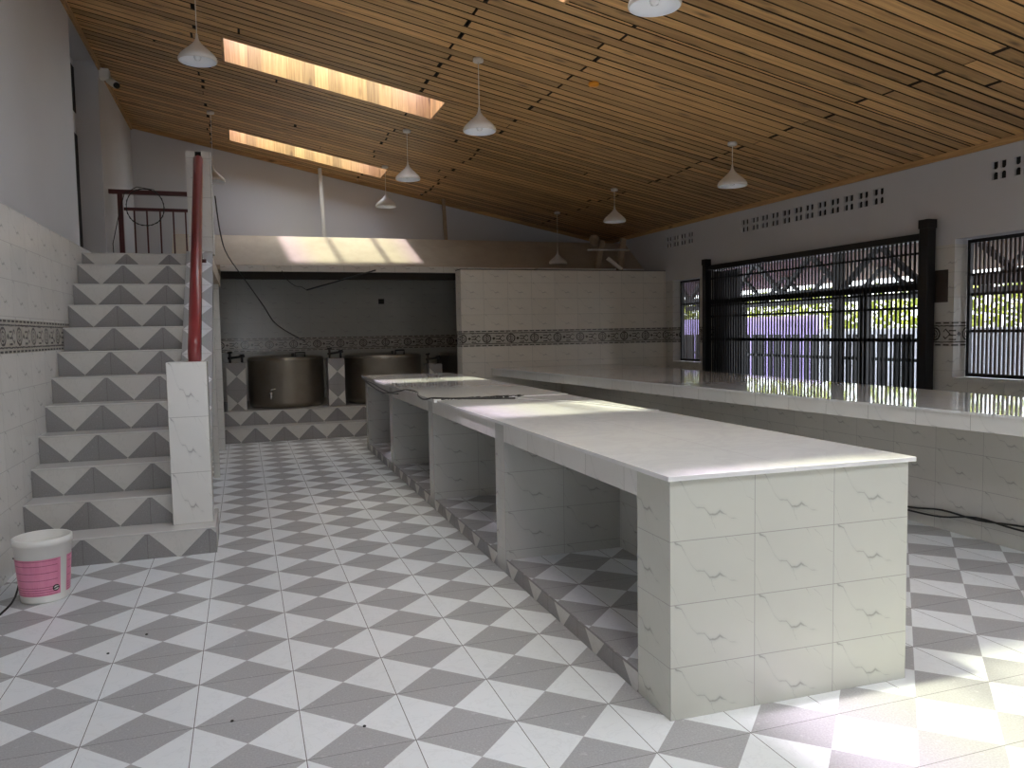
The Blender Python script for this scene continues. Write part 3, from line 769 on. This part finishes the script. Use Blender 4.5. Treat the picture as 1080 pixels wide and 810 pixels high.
b.build('countertop', MT['slab'], RC)
cable([(3.35, 2.6, .10), (3.345, 2.1, .11), (3.34, 1.8, .15), (3.345, 1.5, .14), (3.34, 1.2, .17), (3.345, .8, .20)], .007, 'upper black cable along the foot of the right-hand counter wall')
cable([(3.345, 2.6, .085), (3.335, 2.15, .085), (3.33, 1.8, .10), (3.325, 1.5, .16), (3.32, 1.2, .15), (3.325, .8, .15)], .007, 'lower black cable crossing under the other along the counter wall')

# ------------------------------------------------------------------ half-height wall and beam
b = MB(); b.box(1.70, XR, 9.2, 9.5, 0, 2.5); struct(b.build('wall_half_height', MT['tile_back'], bevel=.006))
b = MB(); b.box(1.70, XR - .002, 9.2, 9.5, 2.5, 2.51); struct(b.build('trim_4', MT['dark']))
b = MB(); b.prism_x([(9.97, 2.60), (10.70, 3.13), (10.82, 3.13), (10.82, 2.62), (YF, 2.62), (YF, 2.53), (9.97, 2.53)], -2.48, XR); struct(b.build('beam', MT['beam']))
b = MB(); b.box(-1.80, XR, 9.95, 10.05, 2.506, 2.60); struct(b.build('trim_5', MT['fascia']))
b = MB(); b.box(-1.80, XR, 10.06, 10.2, 2.40, 2.528); struct(b.build('lip_shade_strip', plain('lip_shade', (.03, .025, .02), .9)))  # dark strip stands in for the shade in the recess under the lip
# posts standing on the mezzanine at the back
for (x, lab, m) in ((-.12, 'thin pale post rising from the beam to the ceiling left of centre', 'paint_post'), (2.02, 'thin dark brown post rising from the beam to the ceiling near the middle', 'timber')):
    b = MB(); b.bar((x, 11.2, 2.62), (x - .06, 11.2, zc(x) - .002), .055); b.build('roof_post', MT[m], props=dict(label=lab, cat='post'))
# odds and ends on top of the half-height wall
b = MB(); b.box(3.0, 4.36, 9.26, 9.4, 2.512, 2.54); b.build('board', MT['chalk'], props=dict(label='pale board lying along the top of the half-height wall', cat='board'))
def stick(a, c, w, lab, mat, cat='timber', nm='timber_offcut'):
    bb = MB(); bb.bar(a, c, w); bb.build(nm, MT[mat], props=dict(label=lab, cat=cat))
stick((4.13, 9.44, 2.511), (4.24, 9.46, 3.02), .075, 'left upright timber offcut standing on the half-height wall', 'timber')
stick((4.55, 9.44, 2.511), (4.64, 9.46, 3.06), .08, 'right upright timber offcut standing on the half-height wall', 'timber')
stick((4.52, 9.30, 2.53), (4.28, 9.34, 2.72), .055, 'short pale stick leaning between the two upright offcuts', 'chalk')
b = MB(); b.tube([(3.95, 9.40, 2.86), (4.72, 9.40, 2.87)], .014, 10); b.build('pipe', MT['pipe'], props=dict(label='thin pale pipe tied across the two upright timber offcuts', cat='pipe'))
b = MB(); rnd = random.Random(5)
b.lathe([(.001, .09), (.05, .08), (.085, .04), (.09, 0), (.07, -.05), (.03, -.08), (.001, -.09)], (4.10, 9.46, 3.03), 14); b.build('foam_lump', MT['timber'], props=dict(label='brownish lump stuck at the top of the left upright offcut', cat='lump'))
# hanging bits below the beam
b = MB(); b.tube([(-.58, 9.7, 2.21), (.48, 9.72, 2.52)], .012, 8); b.build('hanging_rod', MT['black'], props=dict(label='black rod hanging slanted below the beam', cat='rod'))
cable([(-.93, 9.7, 2.5), (-.85, 9.7, 2.36), (-.74, 9.7, 2.27), (-.66, 9.7, 2.26), (-.58, 9.7, 2.21)], .006, 'short black wire dropping from the beam to the slanted rod')
cable([(-1.74, 6.28, 3.0), (-1.72, 7.2, 2.72), (-1.66, 8.2, 2.56), (-1.42, 9.0, 2.25), (-1.2, 10.0, 1.98), (-.98, 10.8, 1.7), (-.5, 11.46, 1.42)], .007, 'black cable sagging from the tall stair-top post into the kettle alcove')
b = MB(); b.box(.80, .90, YF - .012, YF, 2.06, 2.15); b.build('socket_hole', MT['dark'], props=dict(label='small black socket hole in the alcove tiling', cat='socket'))

# ------------------------------------------------------------------ kettle platform, kettles, piers
KP = empty('kettle_platform', (0, 10.3, 0), 'two-step tiled platform carrying the big cooking kettles', 'platform')
for (y0, z0, z1, nm) in ((9.2, 0, .215, 'lower_step'), (9.52, .215, .425, 'upper_step')):
    x1 = 1.69 if y0 < 9.5 else XR - .01
    x0 = -1.875 if y0 < 9.32 else XL + .01
    b = MB(); b.box(x0, x1, y0, YF - .001, z0, z1 - .012); b.build(nm, MT['riser'], KP, off=(-1.8, 0, z1 - .4), swap=True)
    b = MB(); b.box(x0, x1, y0 - .012, YF - .001, z1 - .012, z1); b.build('step_edge', MT['step_white'], KP, bevel=.003)
def kettle(cx, cy, r, label, ztop=1.165):
    z0 = .426; K = empty('cooking_kettle', (cx, cy, z0), label, 'cooking kettle', 'big steel cooking kettles'); h = ztop - z0
    b = MB(); b.lathe([(.001, 0), (r * .90, 0), (r * .97, .03), (r, .09), (r, h - .03), (r + .012, h - .02), (r + .012, h), (r - .03, h), (r - .03, h - .15), (.001, h - .16)], (cx, cy, z0), 56); b.build('pot_body', MT['steel'], K)
    b = MB(); b.lathe([(r * .99, h), (r * 1.0, h + .02), (r * .9, h + .035), (r * .4, h + .055), (.001, h + .06)], (cx, cy, z0), 56); lid = b.build('lid', MT['steel'], K)
    b = MB(); b.tube([(cx + .12, cy - r * .82, z0 + h + .03), (cx + .12, cy - r * .82, z0 + h + .1), (cx + .26, cy - r * .8, z0 + h + .1), (cx + .26, cy - r * .8, z0 + h + .03)], .014, 8); b.build('lid_handle', MT['black_metal'], lid)
    b = MB(); b.tube([(cx + .08, cy - r * .7, z0 + h + .03), (cx + .08, cy - r * .72, z0 + h + .09)], .02, 8); b.build('lid_valve', MT['black_metal'], lid)
    tp = MB(); tp.tube([(cx - .26, cy - math.sqrt(r * r - .0676) + .02, z0 + .24), (cx - .26, cy - r - .06, z0 + .24)], .022, 12)
    tp.tube([(cx - .26, cy - r - .05, z0 + .26), (cx - .26, cy - r - .05, z0 + .15)], .016, 10)
    tp.tube([(cx - .26, cy - r - .03, z0 + .24), (cx - .26, cy - r - .03, z0 + .29), (cx - .19, cy - r - .04, z0 + .31)], .009, 8)
    tp.build('drain_tap', plain('chrome', (.6, .6, .6), .15, 1.0), K); return K
kettle(-.89, 10.27, .575, 'big stained steel kettle left of centre in the alcove, fully visible')
kettle(.64, 10.27, .62, 'second big steel kettle, right part hidden behind the island counter')
kettle(2.20, 10.27, .60, 'big steel kettle at the right, mostly hidden by the half-height wall')
kettle(-2.42, 10.27, .58, 'big steel kettle at the far left, only a sliver seen beside the stairs')
for (x0, x1, zt2, lab) in ((-1.77, -1.50, 1.13, 'tiled pier left of the fully visible kettle'), (-.295, -.045, 1.16, 'tiled pier between the two middle kettles'), (1.285, 1.50, 1.03, 'tiled pier standing just behind the far end of the counter')):
    P_ = empty('tiled_pier', ((x0 + x1) / 2, 9.9, .425), lab, 'pier', 'tiled piers between kettles')
    b = MB(); b.box(x0, x1, 9.74 if x0 < 1 else 9.7, 10.1, .426, zt2); b.build('pier_body', MT['riser'], P_, off=(x0 - .06, 0, zt2 - .4), swap=False)
    b = MB(); xm = (x0 + x1) / 2
    b.tube([(xm - .11, 9.9, zt2 + .07), (xm + .13, 9.92, zt2 + .10)], .018, 8)
    for dx, hh in ((-.08, .15), (.09, .11)): b.tube([(xm + dx, 9.9, zt2), (xm + dx, 9.9, zt2 + hh)], .017, 8); b.tube([(xm + dx - .035, 9.9, zt2 + hh), (xm + dx + .035, 9.9, zt2 + hh + .01)], .014, 8)
    b.build('burner_valves', MT['black_metal'], P_)

# ------------------------------------------------------------------ bucket
BX, BY = -2.69, 2.62
BK = empty('bucket', (BX, BY, 0), 'white plastic bucket with a pink printed label on the floor by the first step', 'bucket')
b = MB(); b.lathe([(.001, .004), (.118, .004), (.124, 0), (.127, .01), (.152, .335), (.157, .337), (.157, .372), (.150, .376), (.147, .37), (.121, .02), (.001, .016)], (BX, BY, 0), 48); b.build('bucket_body', MT['white_plastic'], BK)
M = Mat('pink_label'); u, v = M.uv()
txt = M.noise(M.vec(u * 260.0, (v * 70.0).floor()), 1.0, 2)
ln = ((v * 70.0).frac() - .5).abs().lt(.16) * txt.gt(.46) * u.gt(.06) * u.lt(.94)
blk = v.lt(.055).max(v.gt(.205)).max((v * 23.0).frac().lt(.22))
fade = M.noise(M.vec(u, v), 8, 3)
c = M.mix(fade, (.62, .17, .30), (.80, .33, .46))
c = M.mix(ln * blk * .75, c, (.22, .03, .07)); M.col(c); M.rough(.35); MT['label'] = M.m
def arc_patch(bb, a0, a1, z0, z1, dr=.0015, n=24):
    def R(z): return .127 + (.152 - .127) * (z - .01) / .325 + dr
    for i in range(n):
        p, q = a0 + (a1 - a0) * i / n, a0 + (a1 - a0) * (i + 1) / n
        bb.face([(BX + R(z0) * math.cos(p), BY + R(z0) * math.sin(p), z0), (BX + R(z0) * math.cos(q), BY + R(z0) * math.sin(q), z0),
                 (BX + R(z1) * math.cos(q), BY + R(z1) * math.sin(q), z1), (BX + R(z1) * math.cos(p), BY + R(z1) * math.sin(p), z1)], smooth=True,
                uv=[(i / n, 0), ((i + 1) / n, 0), ((i + 1) / n, z1 - z0), (i / n, z1 - z0)])
ca = math.atan2(-2.61 - BY, -1.52 - BX)
b = MB(); arc_patch(b, ca - 1.5, ca + .62, .045, .262); lb = b.build('label', MT['label'], BK)
b = MB(); arc_patch(b, ca + .93, ca + 2.4, .045, .262); b.build('label', MT['label'], BK)
# round two-tone emblem on the label
b = MB(); n = 20; ea = ca + .42; z0 = .085
def lp(da, dz, dr=.004):
    z = z0 + dz; r = .127 + .025 * (z - .01) / .325 + dr; return (BX + r * math.cos(ea + da), BY + r * math.sin(ea + da), z)
b.face([lp(.019 * math.cos(t * 6.283 / n) / .135, .019 * math.sin(t * 6.283 / n)) for t in range(n)], 0)
b.face([lp(x / .135, z, .006) for x, z in ((-.013, .002), (-.006, .011), (.008, .011), (.013, .006), (.002, .006), (-.005, .002))], 1)
b.face([lp(x / .135, z, .006) for x, z in ((.013, -.002), (.006, -.011), (-.008, -.011), (-.013, -.006), (-.002, -.006), (.005, -.002))], 1)
b.build('round_emblem', [MT['black'], MT['white_plastic']], lb)
cable([(-2.86, 2.36, .006), (-2.83, 2.55, .04), (-2.86, 2.85, .15), (-2.94, 3.0, .16)], .006, 'dark cable lying behind the white bucket')
for (x, y, lab) in ((-1.13, .39, 'black speck of debris on the white floor tiles'), (-1.62, .62, 'black speck of debris on the floor near the left'), (-2.2, 1.55, 'tiny dark scrap on the floor below the bottom step'), (-2.05, 1.75, 'tiny dark scrap on the floor right of the bottom step')):
    b = MB(); b.lathe([(.001, 0), (.007, 0), (.006, .004), (.001, .006)], (x, y, .0005), 8); b.build('debris_speck', MT['black'], props=dict(label=lab, cat='debris'))

# ------------------------------------------------------------------ camera
cam = bpy.data.cameras.new('camera'); co = bpy.data.objects.new('camera', cam); COL.objects.link(co); SC.camera = co
f_, yaw, pit, rol = 826.9585, .3291, -.0670, .0177
cx_, cy_, cz_ = -1.5212, -2.6124, 1.5301
fw = Vector((math.sin(yaw) * math.cos(pit), math.cos(yaw) * math.cos(pit), math.sin(pit)))
rt = Vector((math.cos(yaw), -math.sin(yaw), 0)); dn = -(rt.cross(fw))
r2 = math.cos(rol) * rt + math.sin(rol) * dn; d2 = -math.sin(rol) * rt + math.cos(rol) * dn
Mx = Matrix((( r2.x, -d2.x, -fw.x), (r2.y, -d2.y, -fw.y), (r2.z, -d2.z, -fw.z))).to_4x4()
Mx.translation = (cx_, cy_, cz_); co.matrix_world = Mx
cam.sensor_width = 36; cam.lens = f_ / 1080 * 36; cam.clip_start = .05

# ------------------------------------------------------------------ light
w = bpy.data.worlds.new('world'); SC.world = w; w.use_nodes = True
nt = w.node_tree; bg = nt.nodes['Background']
sky = nt.nodes.new('ShaderNodeTexSky'); sky.sky_type = 'NISHITA'; sky.sun_disc = False
sky.sun_elevation = math.radians(70); sky.sun_rotation = math.radians(190); sky.air_density = 1.0; sky.dust_density = 2.5
mx = nt.nodes.new('ShaderNodeMix'); mx.data_type = 'RGBA'; mx.inputs[0].default_value = .55; mx.inputs[7].default_value = (4.0, 4.25, 4.7, 1)
nt.links.new(sky.outputs[0], mx.inputs[6]); nt.links.new(mx.outputs[2], bg.inputs[0]); bg.inputs[1].default_value = .55
sl = bpy.data.lights.new('sun', 'SUN'); so = bpy.data.objects.new('sun', sl); COL.objects.link(so)
sl.energy = 2.9; sl.angle = math.radians(3.5); sl.color = (1.0, .97, .9)
so.rotation_euler = Vector((.35, -.06, -1)).to_track_quat('-Z', 'Y').to_euler(); so.location = (0, -6, 9)
def portal(loc, rot, sx, sy):
    l = bpy.data.lights.new('daylight_opening', 'AREA'); l.shape = 'RECTANGLE'; l.size = sx; l.size_y = sy; l.cycles.is_portal = True
    o = bpy.data.objects.new('daylight_opening', l); COL.objects.link(o); o.location = loc; o.rotation_euler = rot
h = math.pi / 2
portal((XR + .3, 5.83, 1.2), (0, h, 0), 2.4, 3.9)
portal((XR + .3, 2.4, 1.68), (0, h, 0), 1.4, 2.2)
portal((XR + .3, -.8, 1.68), (0, h, 0), 1.4, 2.2)
portal((XR + .3, -4.3, 1.68), (0, h, 0), 1.4, 2.2)
portal((XL - .5, -5.4, 1.1), (0, -h, 0), 2.2, 1.6)
portal((-1.8, YB - .25, 1.1), (h, 0, 0), 1.6, 2.2)
for (x0, x1, y0, y1) in SKY:
    portal(((x0 + x1) / 2, (y0 + y1) / 2, zc((x0 + x1) / 2) + .45), (0, math.atan(S), 0), (x1 - x0) * 1.0, y1 - y0)

vs = SC.view_settings; vs.view_transform = 'Standard'; vs.look = 'None'; vs.gamma = 1; vs.use_curve_mapping = False
vs.exposure = 1.55
SC.cycles.max_bounces = 10; SC.cycles.diffuse_bounces = 7; SC.cycles.glossy_bounces = 4; SC.cycles.transparent_max_bounces = 12
SC.cycles.use_denoising = True; SC.cycles.sample_clamp_indirect = 6
for o in bpy.data.objects:
    if '_org' in o: del o['_org']
